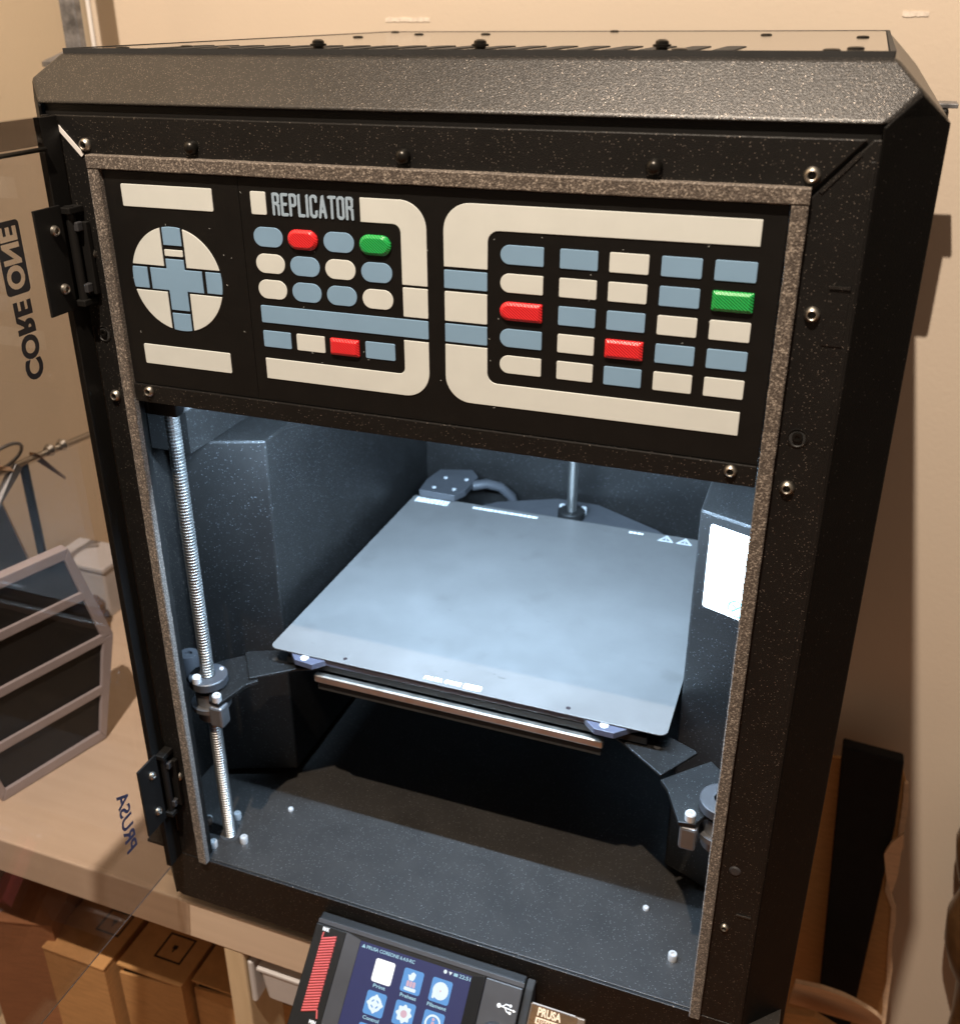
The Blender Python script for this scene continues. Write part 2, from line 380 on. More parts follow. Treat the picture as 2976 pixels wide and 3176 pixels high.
carton(-172, -60, 70, 280, SZ, -185, 'cardboard box behind the grey bin and the table leg', 'card')
shelf = root('low_shelf', 'low wooden shelf board under the cardboard boxes', 'shelf')
obj('board', MB().box(-880, 160, 10, 440, SZ-20, SZ-.3), 'pine', shelf)
obj('support', MB().box(-880, -860, 20, 430, -758, SZ-20.3), 'pine', shelf); obj('support', MB().box(100, 120, 60, 430, -758, SZ-20.3), 'pine', shelf)

# ================================================================== the printer
P = root('desktop_printer', 'black powder-coated desktop 3D printer with its door open and a button panel', '3D printer')
A, CH, ZB, HL, DP = 186.5, 21.95, 509.2, 21.5, 421.0
W = A+CH

# --- lid
hp = []
for sx in (-1, 1):
    for (x, y) in ((A, 0), (W, CH), (W, DP-CH), (A, DP)): hp.append((sx*x, y, ZB))
    for yy in (CH/2, DP-CH/2): hp.append((sx*(A+CH/2), yy, ZB+CH/2))
    for yy in (HL, DP-HL): hp.append((sx*(W-HL), yy, ZB+HL))
lid = obj('lid', MB().hull(hp), 'lid', P, bev=2.2, seg=5)
m, n, l, b = new_mat('glossy_top_panel')
rt = ramp(n, l, noise(n, l, 8).outputs['Fac'], [(.3, (.03, .027, .024)), (.7, (.045, .04, .035))]); l.new(rt.outputs[0], b.inputs['Base Color'])
b.inputs['Roughness'].default_value = .10; b.inputs['Specular IOR Level'].default_value = .5; b.inputs['Coat Weight'].default_value = .25; b.inputs['Coat Roughness'].default_value = .06; M['top'] = m
ZTOP = ZB+HL
for (x0, x1, y0, y1) in ((-(W-HL)+1, W-HL-1, DP-HL-2, DP-HL-.4), (-(W-HL)+1, W-HL-1, HL+.6, HL+1.8), (-(W-HL)+.6, -(W-HL)+2.6, HL+2, DP-HL-2.2), (W-HL-2.6, W-HL-.6, HL+2, DP-HL-2.2)):
    obj('panel_edging', MB().box(x0, x1, y0, y1, ZTOP-.4, ZTOP+1.9), 'rubber', P)
top = obj('top_panel', MB().box(-(W-HL)+3, W-HL-3, HL+2, DP-HL-2, ZTOP-.5, ZTOP+1.6), 'top', P, bev=.4)
for i in range(19):
    x0 = 120.5-14.5*i
    obj('vent_slot', plate_xy(rr(x0, x0+8, 25, 73, 3), ZTOP+1.62, ZTOP+1.9), 'rubber', top)
# tall standoff bolts along the front edge of the lid and flat plugs further back
def bolt(x, y):
    m = MB(); m.lathe([(0, 4.2), (1.6, 4.1), (2.5, 3.5), (2.7, 2.7), (2.7, 2.4), (3.6, 2.3), (3.6, 1.4), (2.4, 1.3), (2.4, 0)], (x, y, ZTOP+1.6), (0, 0, 1), 18); return m
for x, y in ((-50, 27), (25.6, 27), (101, 27)): obj('standoff_bolt', bolt(x, y), 'darkscrew', top, smooth=True)
plug = obj('plug', MB().lathe([(0, 1.1), (2.4, 1.0), (3.2, .6), (3.3, 0)], (0, 0, 0), (0, 0, 1), 16), 'darkscrew', top, smooth=True)
plug.location = Vector((-131.7, 46, ZTOP+1.6))*S
for x, y in ((-154.6, 27), (-98.6, 27), (-129, 227), (-118, 300), (-69, 300), (117.6, 270), (172, 217), (172, 48), (164, 27), (108, 27), (-172, 380), (0, 385)):
    share('plug', plug, (x, y, ZTOP+1.6), top)
# --- shadow gap under the lid
obj('lid_gap_strip', MB().box(-A+1, A-1, 3.2, 8, 500, ZB-.2), 'plastic', P)
# --- corner posts with the house-shaped top
for sx in (-1, 1):
    m = MB(); t = 1.2
    base = [(A, 0, 0), (W, CH, 0), (W, CH, ZB-.6), (A+CH/2, CH/2, ZB+CH/2-1.4), (A, 0, ZB-.6)]
    if sx > 0: pass
    m.prism([(sx*x, y, z) for x, y, z in base], (-sx*t*.9, t*.9, 0))
    obj('corner_panel', m, 'corner', P, bev=.5)
    obj('side_panel', MB().box(min(sx*W, sx*(W-2)), max(sx*W, sx*(W-2)), CH+.3, DP-.3, 0, ZB-.6), 'powder', P)
obj('back_panel', MB().box(-W+2.3, W-2.3, DP-2, DP, 0, ZB-.6), 'powder', P)
# --- front sheets: header, columns, sill
obj('header_panel', plate_xz([(-162.6, 487.2-4), (-156, 480), (160, 480), (164.6, 485.5), (181.4, 504.5), (-180.4, 504.5), (-163.6, 487)], 0, 2), 'powder', P, bev=.5)
obj('front_column', plate_xz([(-A+.2, 0.5), (-157.8, .5+40), (-157.8, 480.2), (-181.6, 504.5), (-A+.2, 504.5)][0:1] + [(-157.8, 40.6), (-157.8, 479.6), (-164.6, 486.2), (-182.2, 504.4), (-A+.3, 504.4), (-A+.3, 40.6)], 0.0, 2), 'powder', P, bev=.5) if False else None
obj('front_column', plate_xz([(-A+.3, 40.6), (-157.8, 40.6), (-157.8, 479.4), (-165.0, 486.4), (-182.4, 504.4), (-A+.3, 504.4)], 0, 2), 'powder', P, bev=.5)
obj('front_column', plate_xz([(161.2, 40.6), (A-.3, 40.6), (A-.3, 504.4), (183.4, 504.4), (166.0, 485.0), (161.2, 479.4)], 0, 2), 'powder', P, bev=.5)
obj('mitre_seam', plate_xz([(-176.4, 500.4), (-177.8, 499.0), (-165.4, 485.9), (-163.8, 487.2)], -.6, -.05), 'trim', P)  # white strip painted in for the light leaking and reflecting at this mitre
obj('header_backing', MB().box(-185, 185, 2.3, 3.0, 480.5, 504), 'plastic', P)  # added plate, blocks chamber light that would leak through the mitre gaps
obj('mitre_seam', plate_xz([(167.2, 486.0), (168.3, 485.2), (180.3, 499.2), (179.2, 500.2)], -.5, .3), 'lid', P)
obj('bottom_sill', plate_xz(rr(-A+.2, A-.2, 0, 40, (6, 6, .5, .5)), 0, 2.2), 'powder', P, bev=.7)
obj('opening_flange', MB().box(-159.6, -157.9, 2.1, 8, 40.5, 479.5), 'plastic', P); obj('opening_flange', MB().box(161.3, 163, 2.1, 8, 40.5, 479.5), 'plastic', P)
obj('column_groove', MB().box(A-3.2, A-1.2, -.35, .2, 42, 497), 'powder', P, bev=.3)
# --- chamber
obj('chamber_floor', MB().box(-W+2.4, W-2.4, 2.3, 348, 37.5, 40), 'floor', P, bev=.4)
obj('chamber_back', MB().box(-W+2.4, W-2.4, 348.2, 351, 37.5, 505), 'inner', P)
m = MB(); m.prism([(-190, 74, 46), (-140.5, 93, 46), (-140.5, 347.8, 46), (-190, 347.8, 46)], (0, 0, 260)); obj('side_cover', m, 'inner', P, bev=1.6, seg=3)
m = MB(); m.prism([(126.5, 95.5, 46), (190, 70, 46), (190, 347.8, 46), (126.5, 347.8, 46)], (0, 0, 257)); obj('side_cover', m, 'inner', P, bev=1.6, seg=3)
obj('cover_upper', MB().box(-200, -172, 60, 347.6, 306.3, 500), 'inner', P); obj('cover_upper', MB().box(172, 200, 60, 347.6, 303.3, 500), 'inner', P)
# white sticker on the right cover
d2 = Vector((25, -10, 0)).normalized(); nn = Vector((-10, -25, 0)).normalized()
def onR(u, z, o=.3): return Vector((126.5, 95.5, 0))+d2*u+nn*o+Vector((0, 0, z))
m = MB(); m.prism([onR(u, z) for u, z in rr(7.2, 45, 245.3, 296.8, 1.5)], nn*.2); stick = obj('sticker', m, 'paper', P)
m = MB()
for a0 in range(0, 360, 12):
    pts = []
    for rr_, a in ((5.2, a0), (5.2, a0+12), (4.4, a0+12), (4.4, a0)): pts.append(onR(27.5+rr_*math.cos(math.radians(a)), 251.5+rr_*math.sin(math.radians(a)), .55))
    m.prism(pts, nn*.08)
for (ua, za, ub, zb) in ((24.8, 249, 30, 254.2), (24.8, 254, 27, 252)):
    dd = Vector((ub-ua, zb-za)).normalized(); px, pz = -dd.y*.5, dd.x*.5
    m.prism([onR(ua+px, za+pz, .5), onR(ub+px, zb+pz, .5), onR(ub-px, zb-pz, .5), onR(ua-px, za-pz, .5)], nn*.1)
obj('recycling_mark', m, 'teal_ink', stick)
# --- foam gasket
G = -4.0
def foam(name, x0, x1, z0, z1, along):
    nseg = 70; m = MB(); rows = []
    for i in range(nseg+1):
        t = i/nseg; j = [random.uniform(-.10, .10) for _ in range(4)]
        if along == 'z':
            z = z0+(z1-z0)*t; rows.append(m.verts([(x0+j[0], .05, z), (x0+j[0], G+.5+j[1]*.5, z), (x0+.5+j[0], G+j[1]*.4, z), (x1-.5+j[2], G+j[1]*.4, z), (x1+j[2], G+.5, z), (x1+j[2], .05, z)]))
        else:
            x = x0+(x1-x0)*t; rows.append(m.verts([(x, .05, z0+j[0]), (x, G+.5, z0+j[0]), (x, G+j[1]*.4, z0+.5+j[0]), (x, G+j[1]*.4, z1-.5+j[2]), (x, G+.5, z1+j[2]), (x, .05, z1+j[2])]))
    for a, b_ in zip(rows, rows[1:]):
        for k in range(6): m.bm.faces.new([a[k], a[(k+1) % 6], b_[(k+1) % 6], b_[k]])
    m.bm.faces.new(rows[0]); m.bm.faces.new(list(reversed(rows[-1])))
    return obj(name, m, 'gasket', P)
foam('foam_gasket', -160.4, 164.6, 481.2, 487.5, 'x')
foam('foam_gasket', -160.5, -154.5, 41.2, 480.9, 'z')
foam('foam_gasket', 158.5, 164.5, 225.4, 480.9, 'z')
foam('foam_gasket', 158.6, 164.4, 41.2, 225.0, 'z')
# --- screws, rivets and holes of the front
sc = screw_proto('screw', 3.1, 2.2, 'steel'); sc.parent = P; sc.location = Vector((-162.3, 0, 491.5))*S
for x, z in ((164.1, 491.6), (-169.6, 439.6), (170.8, 440), (170.6, 366), (-168.6, 365.1), (-168.4, 108.3)): share('screw', sc, (x, 0, z), P)
s2 = share('screw', sc, (170.5, 0, 110.8), P); s2.scale = (.75,)*3
rv = obj('rivet', MB().lathe([(0, 4.2), (1.2, 4.1), (2.4, 3.4), (3.1, 2.2), (3.3, .9), (3.3, 0)], (0, 0, 0), (0, -1, 0), 20), 'darkscrew', P, smooth=True)
rv.location = Vector((-103, 0, 492.2))*S
for x in (1.3, 106.3): share('rivet', rv, (x, 0, 492.2), P)
for x, z in ((-169.6, 398.6), (171.9, 388.6)):
    m = MB(); m.lathe([(4.1, 0), (4.3, .35), (3.7, .45), (3.4, .1), (3.0, -.05)], (x, 0, z), (0, -1, 0), 24); ring = obj('hole_rim', m, 'powder', P, smooth=True)
    obj('hole_core', MB().cyl((x, .02, z), (0, -1, 0), 3.4, .06, 24), 'rubber', ring)
    obj('socket_screw', MB().lathe([(0, .5), (1, .5), (1, 1.1), (1.9, 1.1), (2.1, .6), (2.1, .05)], (x, 0, z+.5), (0, -1, 0), 16), 'darkscrew', ring, smooth=True)
obj('hole_plug', MB().lathe([(0, .7), (2.3, .6), (3.0, 0)], (171.8, 0, 150.8), (0, -1, 0), 20), 'plastic_grey', P, smooth=True)
obj('latch_cover', plate_xz(rr(175.5, 183.4, 427.9, 451.3, .8), -.4, .2), 'powder', P, bev=.25)
obj('latch_lip', MB().box(175.8, 183.2, -1.1, -.3, 450.6, 451.6), 'lid', P)
obj('latch_lip', MB().box(175.5, 182.7, -.7, .1, 121.4, 122.2), 'lid', P)
# small bracket of the rear right corner
obj('rear_bracket', MB().box(209, 236, 380, 404, 485, 488), 'rust', P, bev=.5)
obj('rear_catch', MB().box(W+.1, 231, 380, 398, 424, 484.8), 'plastic', P, bev=2)

# --- door, swung open by a right angle
XD = -176.0
door = obj('door', MB().box(XD-3, XD, -345, -1.2, 40, 504.6), 'glass', P)
obj('edge_strip', MB().box(XD-3.3, XD+.35, -12.6, -.9, 40.2, 504.4), 'plastic', door, bev=.3)
obj('gap_light_line', MB().box(XD-.9, XD-.2, -.75, .6, 60, 402), 'alu', door)  # pale strip put in for the line of light at the door gap
obj('pane_edge_glint', MB().box(XD-.5, XD, -345, -13, 39.5, 39.95), 'nutmetal', door)  # pale strip stands in for the highlight along the pane's lower edge
obj('top_band', MB().box(XD+.05, XD+.25, -344, -12.7, 492.2, 504.4), 'band', door)
obj('top_bead', MB().tube([(XD+1.2, -344, 490.6), (XD+1.2, -12.7, 490.6)], 1.1, 10), 'darkscrew', door, smooth=True)
def door_text(body, z0, z1, y0, y1, mat, bold):
    bm = text_mesh(body, z1-z0, y1-y0, .12, bold); place(bm, (XD+.12, y0, z0), (0, 0, 1), (0, 1, 0)); return obj('lettering', bm, mat, door)
door_text('CORE', 388, 426.4, -50, -38.5, 'black_ink', .045)
door_text('PRUSA', 83.5, 128.5, -47.3, -37.6, 'blue_ink', .02)
# ONE is cut out of a dark block
blk = MB(); blk.prism([(XD+.06, y, z) for y, z in rr(-52, -37, 429.6, 463, 2.2)], (.12, 0, 0))
blk = obj('lettering_block', blk, 'black_ink', door)
bm = text_mesh('ONE', 28.5, 11.2, 2.0, .045); place(bm, (XD+.1, -50.2, 432), (0, 0, 1), (0, 1, 0)); bmesh.ops.remove_doubles(bm, verts=bm.verts, dist=1e-6); cut = obj('cut', bm, 'black_ink')
bo = blk.modifiers.new('cut', 'BOOLEAN'); bo.operation = 'DIFFERENCE'; bo.object = cut; bo.solver = 'EXACT'
bpy.context.view_layer.update(); dg = bpy.context.evaluated_depsgraph_get()
me2 = bpy.data.meshes.new_from_object(blk.evaluated_get(dg)); blk.modifiers.clear(); blk.data = me2; bpy.data.objects.remove(cut)
# hinges
def hinge(z0, z1):
    h = obj('hinge', MB().box(XD+.4, XD+1.8, -28.3, -10.5, z0, z1), 'plastic', door, bev=.3)
    obj('barrel', MB().cyl((XD+3.2, -6.5, z0+1), (0, 0, 1), 2.3, z1-z0-2, 14), 'plastic', h, smooth=True)
    obj('leaf', MB().box(XD+1.2, -167.0, -3.4, -.4, z0+6, z1-9), 'plastic', h, bev=.4)
    for zz in (z0+1, z1-4.5): obj('knuckle', MB().box(XD+.5, -169.5, -10.4, -.3, zz, zz+3.2), 'plastic', h, bev=.5)
    for zz in (z0+7.5, z1-13): obj('knuckle', MB().box(XD+2.5, -168.6, -7.5, -3.5, zz, zz+4.5), 'plastic_grey', h, bev=.5)
    for zz in (z0+11.6, z1-11): 
        o = obj('hinge_screw', MB().lathe([(0, .4), (1, .4), (1.3, 1.6), (1.7, 1.9), (2.5, 1.2), (2.7, 0)], (XD+1.8, -17.2, zz), (1, 0, 0), 16), 'steel', h, smooth=True)
hinge(414, 464.7); hinge(81, 132)

# --- button panel
panel = obj('button_panel', MB().box(-83.45, 157.6, 4, 15, 372.4, 479.8), 'panelblack', P, bev=.3)
obj('panel_plate', MB().box(-158.5, -83.6, 4, 15, 372.4, 479.8), 'panelblack', panel, bev=.3)
lip = obj('panel_lip', MB().box(-158.5, 157.6, 2.9, 16, 362.4, 372.1), 'powder', panel, bev=.4)
for x in (-149, 147): share('screw', sc, (x, 2.9, 368.8), panel).scale = (.9,)*3
YF = 3.55
def piece(name, pts, mat, y=YF): return obj(name, plate_xz(pts, y, 4.4), mat, panel, bev=.18)
piece('bar', rr(-148.7, -97.9, 463.3, 473.8), 'cream'); piece('bar', rr(-148.8, -97.5, 384.1, 394.5), 'cream')
cx, cz, RC = -123.3, 429.1, 25.7
def arc(a0, a1, k=16): return [(cx+RC*math.cos(math.radians(a0+(a1-a0)*i/k)), cz+RC*math.sin(math.radians(a0+(a1-a0)*i/k))) for i in range(k+1)]
gx, gz = 6.5, 6.4
a1 = math.degrees(math.acos(gx/RC)); a2 = math.degrees(math.asin(gz/RC))
for q in range(4):
    base = q*90; pts = [p for p in arc(base+a2, base+(a1 if q % 2 == 0 else a1))]
    sx = (1, -1, -1, 1)[q]; sz = (1, 1, -1, -1)[q]
    piece('dial_quadrant', pts+[(cx+sx*gx, cz+sz*gz)], 'cream')
hx = 5.2
def cap(q):
    # the rounded outer end of one arm of the dial
    out = []
    k = 10; h = hx
    for i in range(k+1):
        t = -h+2*h*i/k; out.append((t, math.sqrt(RC*RC-t*t)))
    out = [(t, r_) for t, r_ in out]+[(h, 16.8), (-h, 16.8)]
    rot = math.radians(-90*q); c_, s_ = math.cos(rot), math.sin(rot)
    return [(cx+x*c_-y*s_, cz+x*s_+y*c_) for x, y in out]
for q in range(4): piece('dial_key', cap(q), 'blue')
piece('dial_key', rr(cx-hx, cx+hx, 440.6, 443.8, .5), 'cream')
piece('dial_cross', [(cx-hx, 439.2), (cx-hx, 434.3), (cx-15, 434.3), (cx-15, 423.7), (cx-hx, 423.7), (cx-hx, 413.9), (cx+hx, 413.9), (cx+hx, 423.7), (cx+14.8, 423.7), (cx+14.8, 434.3), (cx+hx, 434.3), (cx+hx, 439.2)], 'blue')
piece('bar', rr(-77.4, -69.4, 463.4, 473.7), 'cream')
def arcp(cx_, cz_, r_, a0, a1, k=12): return [(cx_+r_*math.cos(math.radians(a0+(a1-a0)*i/k)), cz_+r_*math.sin(math.radians(a0+(a1-a0)*i/k))) for i in range(k+1)]
piece('frame_bar', [(-22.1, 463.1), (-22.1, 473.6)]+arcp(-3.2, 461.2, 12.4, 90, 0)+[(9.2, 436.6), (-3, 436.6)]+arcp(-6.6, 459.5, 3.6, 0, 90, 6), 'cream')
piece('frame_bar', rr(-2.9, 9.2, 422, 435.4, .5), 'cream')
piece('frame_bar', rr(-77.3, 9.15, 412.4, 420.8, .6), 'blue')
piece('frame_bar', [(-3.1, 410.9), (9.1, 410.9)]+arcp(-3.2, 396.4, 12.3, 0, -90)+[(-77.3, 384.1), (-77.3, 394.5)]+arcp(-6.3, 397.7, 3.2, -90, 0, 6), 'cream')
def jewel_key(pts, mat):
    # raised key with sloping edges
    pts = dedupe(pts); mx = sum(p[0] for p in pts)/len(pts); mz = sum(p[1] for p in pts)/len(pts)
    xs = [p[0] for p in pts]; zs = [p[1] for p in pts]; hx_ = (max(xs)-min(xs))/2; hz_ = (max(zs)-min(zs))/2; cx_ = (max(xs)+min(xs))/2; cz_ = (max(zs)+min(zs))/2
    m = MB(); k = len(pts); f = lambda d: [(cx_+(x-cx_)*(hx_-d)/hx_, cz_+(z-cz_)*(hz_-d)/hz_) for x, z in pts]
    rings = [m.verts([(x, y, z) for x, z in f(d)]) for d, y in ((0, 4.3), (0, 3.2), (.25, 2.9), (1.25, 2.2), (1.45, 2.15))]
    for a, b_ in zip(rings, rings[1:]):
        for i in range(k): m.bm.faces.new([a[i], a[(i+1) % k], b_[(i+1) % k], b_[i]])
    m.bm.faces.new(rings[-1]); m.bm.faces.new(list(reversed(rings[0])))
    return obj('key', m, mat, panel)
CODE = {'B': 'blue', 'C': 'cream', 'R': 'red', 'G': 'green'}
for row, z0 in zip(('BRBG', 'CBCB', 'CBBC'), (448.8, 436.5, 424.3)):
    for c, ch in enumerate(row):
        x0 = -77.5+18.15*c; pts = rr(x0, x0+15.3, z0, z0+9, 4.48)
        jewel_key(pts, CODE[ch]) if ch in 'RG' else piece('key', pts, CODE[ch])
for c, ch in enumerate('BCRB'):
    x0 = -77.3+18.15*c; pts = rr(x0, x0+15.1, 400.3, 408.4, .7)
    jewel_key(pts, CODE[ch]) if ch in 'RG' else piece('key', pts, CODE[ch])
piece('frame_bar', [(148.5, 473.9), (148.5, 463.6)]+arcp(42.3, 458, 5, 90, 180, 6)+[(37.2, 446.3), (17.1, 446.3)]+arcp(29.3, 461.6, 12.2, 180, 90), 'cream')
piece('frame_bar', rr(17.1, 37.1, 436.8, 444.9, .5), 'blue'); piece('frame_bar', rr(17.2, 37.1, 422, 435.4, .5), 'cream'); piece('frame_bar', rr(17.2, 37.1, 412.4, 420.8, .5), 'blue')
piece('frame_bar', [(17.2, 411.2), (37.2, 411.2)]+arcp(41.8, 399.6, 4.6, 180, 270, 6)+[(148.1, 395.1), (148.1, 384.7)]+arcp(29.2, 396.4, 12.1, 270, 180), 'cream')
GRID = ('BCRBC', 'BCBCC', 'CCBRB', 'BBCBC', 'BGCBC')
XS = ((43, 62.1), (69.1, 85.2), (90, 106.2), (111.2, 127.4), (132.3, 148.5))
for c, colm in enumerate(GRID):
    for r_, ch in enumerate(colm):
        z1 = 457.5-12.15*r_; x0, x1 = XS[c]
        pts = rr(x0, x1, z1-8.2, z1, (4.05, .6, .6, 4.05) if c == 0 else .7)
        jewel_key(pts, CODE[ch]) if ch in 'RG' else piece('key', pts, CODE[ch])
# raised condensed lettering drawn with round strokes
STROKE = {
    'R': [[(0, 0), (0, 10), (1.7, 10), (2.4, 9.2), (2.4, 6.3), (1.7, 5.4), (0, 5.4)], [(1.3, 5.4), (2.4, 4.3), (2.5, 0)]],
    'E': [[(2.3, 10), (0, 10), (0, 0), (2.3, 0)], [(0, 5.2), (1.8, 5.2)]],
    'P': [[(0, 0), (0, 10), (1.7, 10), (2.5, 9.2), (2.5, 5.6), (1.7, 4.8), (0, 4.8)]],
    'L': [[(0, 10), (0, 0), (2.2, 0)]], 'I': [[(0, 0), (0, 10)]],
    'C': [[(2.5, 7.6), (2.5, 9.2), (1.8, 10), (.7, 10), (0, 9.2), (0, .8), (.7, 0), (1.8, 0), (2.5, .8), (2.5, 2.4)]],
    'A': [[(0, 0), (1.35, 10), (2.7, 0)], [(.4, 2.8), (2.3, 2.8)]],
    'T': [[(0, 10), (2.8, 10)], [(1.4, 10), (1.4, 0)]],
    'O': [[(.7, 0), (0, .8), (0, 9.2), (.7, 10), (1.8, 10), (2.5, 9.2), (2.5, .8), (1.8, 0), (.7, 0)]]}
ADV = {'R': 4.25, 'E': 4.05, 'P': 4.2, 'L': 3.9, 'I': 1.8, 'C': 4.2, 'A': 4.4, 'T': 4.2, 'O': 4.2}
word = 'REPLICATOR'; tot = sum(ADV[c] for c in word)-ADV['R']+2.5; kx = (41.0-1.3)/tot
mb = MB(); x = -65.5; kk = 0
def capsule(a, b_, w):
    d = Vector((b_[0]-a[0], b_[1]-a[1])); an = math.atan2(d.y, d.x); out = []
    for i in range(9): t = an+math.pi/2+math.pi*i/8; out.append((a[0]+w*math.cos(t), a[1]+w*math.sin(t)))
    for i in range(9): t = an-math.pi/2+math.pi*i/8; out.append((b_[0]+w*math.cos(t), b_[1]+w*math.sin(t)))
    return out
for c in word:
    for st in STROKE[c]:
        q = [(x+px*kx, 464.1+pz*.885) for px, pz in st]
        for a, b_ in zip(q, q[1:]):
            kk += 1; y_ = 3.5-.006*(kk % 9)
            mb.prism([(u_, y_, v_) for u_, v_ in capsule(a, b_, .62)], (0, .8+.005*(kk % 7), 0))
    x += ADV[c]*kx
obj('lettering', mb, 'letter', panel)
# stringing whiskers left by the printing, one per corner
wh = MB()
for _ in range(70):
    x = random.uniform(-150, 150); z = random.uniform(382, 476); a = random.uniform(0, 6.28); L = random.uniform(.3, 1.1)
    wh.tube([(x, 3.9, z), (x+L*math.cos(a)*.5, 3.6, z+L*math.sin(a)*.5), (x+L*math.cos(a), 3.95, z+L*math.sin(a))], .07, 4)
obj('print_whisker', wh, 'cream', panel, kind='stuff')

# the panel stands proud, between the foam strips: bring it forward and to its true size
KP = .98635; TP = Matrix(((KP, 0, 0, 2.446*S), (0, 1, 0, -5.5*S), (0, 0, KP, 7.47*S), (0, 0, 0, 1)))
for o in [panel]+list(panel.children):
    if o.data == sc.data: o.location = TP @ o.location
    else: o.data.transform(TP)

# --- light strip behind the lower edge of the panel
led = obj('light_strip', MB().box(-150, 150, 16.3, 25, 367, 374), 'plastic_grey', P)
obj('diffuser', MB().box(-146, 146, 17.3, 24, 366.2, 366.9), 'led', led)
ld = bpy.data.lights.new('light_strip_lamp', 'AREA'); ld.shape = 'RECTANGLE'; ld.size = .28; ld.size_y = .006; ld.energy = 13.5; ld.color = (.50, .73, 1)
lo = bpy.data.objects.new('light_strip_lamp', ld); COL.objects.link(lo); lo.location = (0, .0215, .3655); lo.rotation_euler = (math.radians(66), 0, 0); lo.parent = led

# --- lead screws
def lead(x, y, z0, z1, name='lead_screw', r=4.2, pitch=2.0):
    prof = [(0, 0)]; z = 0
    while z < z1-z0:
        prof += [(r-.75, z), (r-.75, z+pitch*.22), (r, z+pitch*.42), (r, z+pitch*.80)]; z += pitch
    prof += [(0, z)]
    return obj(name, MB().lathe(prof, (x, y, z0), (0, 0, 1), 16), 'screwrod', P)
lead(-155.5, 26, 37, 346); lead(162.5, 26, 37, 346); lead(1.5, 311, 37, 346, r=3.9)
for x in (-155.5, 162.5): obj('motor_shaft', MB().cyl((x, 26, 346.2), (0, 0, 1), 2.3, 120, 12), 'zinc', P, smooth=True)
for x in (-155.5, 162.5):
    obj('screw_well', MB().lathe([(4.6, .6), (6.8, .6), (7.2, 0)], (x, 26, 40), (0, 0, 1), 20), 'rubber', P)
obj('corner_mount', MB().box(-172, -140, 10, 44, 352, 372), 'plastic', P, bev=1)
# floor screws
fs = obj('floor_screw', MB().lathe([(0, 2.4), (1.1, 2.4), (1.3, 4.6), (2.3, 4.6), (2.7, 4.0), (2.7, 0)], (0, 0, 0), (0, 0, 1), 16), 'zinc', P, smooth=True)
fs.location = Vector((-142.6, 23, 40))*S
for x, y in ((-158.8, 40.5), (-159.7, 12.6), (143.5, 31)): share('floor_screw', fs, (x, y, 40), P)
share('floor_screw', fs, (-175, 30, 40), P).data.materials
for x, y in ((-128, 60), (121.7, 61.7)): share('floor_screw', fs, (x, y, 38.8), P).scale = (.7, .7, .6)

# --- bed carriage
bed = obj('bed_carriage', plate_xy([(-126, 66), (-114.7, 58.5), (-107.3, 50.6), (-94.5, 49.2), (-88.4, 56.2), (77, 57.6), (85, 50), (96.4, 49.8), (105.5, 58.6), (120, 66), (120, 287), (-126, 287)], 174.6, 178.6), 'bed', P, bev=.3)
obj('carrier_plate', MB().box(-118, 114, 58.5, 286, 168.4, 173.6), 'plastic', bed, bev=.5)
obj('front_rail', MB().box(-96.5, 90, 53.5, 58.2, 162, 167.6), 'alu', bed, bev=1.2, seg=3)
obj('rail_core', MB().box(-95, 88.5, 56, 64, 155.5, 161.8), 'rubber', bed)
for x, y in ((-102, 55.4), (89.8, 56.2)): obj('bed_pin', MB().cyl((x, y-1.5, 178.6), (0, 0, 1), 2.5, .25, 18), 'white_ink', bed)
def poly_arm(name, pts, z0, z1, mat='inner'): return obj(name, plate_xy(pts, z0, z1), mat, bed, bev=.5)
poly_arm('arm', [(-173, 26), (-163, 48.5), (-149, 62), (-128, 39), (-133, 33), (-138.5, 10), (-146, 11), (-150, 18)], 162.2, 165)
poly_arm('arm_plate', [(-150.4, 60.5), (-147.5, 63.5), (-104, 82), (-96, 62), (-110, 56), (-133.3, 37.2)], 165.3, 167)
poly_arm('arm', [(176, 26), (160, 52), (150, 62), (126, 37.5), (131, 31), (140.5, 9), (149, 10), (153, 18)], 162.2, 165)
poly_arm('arm_plate', [(142, 63.9), (139, 66), (98, 84), (94, 62), (100, 58.4), (125.9, 38.4)], 165.3, 167)
for x, y in ((-128, 60.5), (119.8, 60.5)): obj('slot_hole', MB().cyl((x, y, 167.02), (0, 0, 1), 2.0, .2, 14), 'rubber', bed)
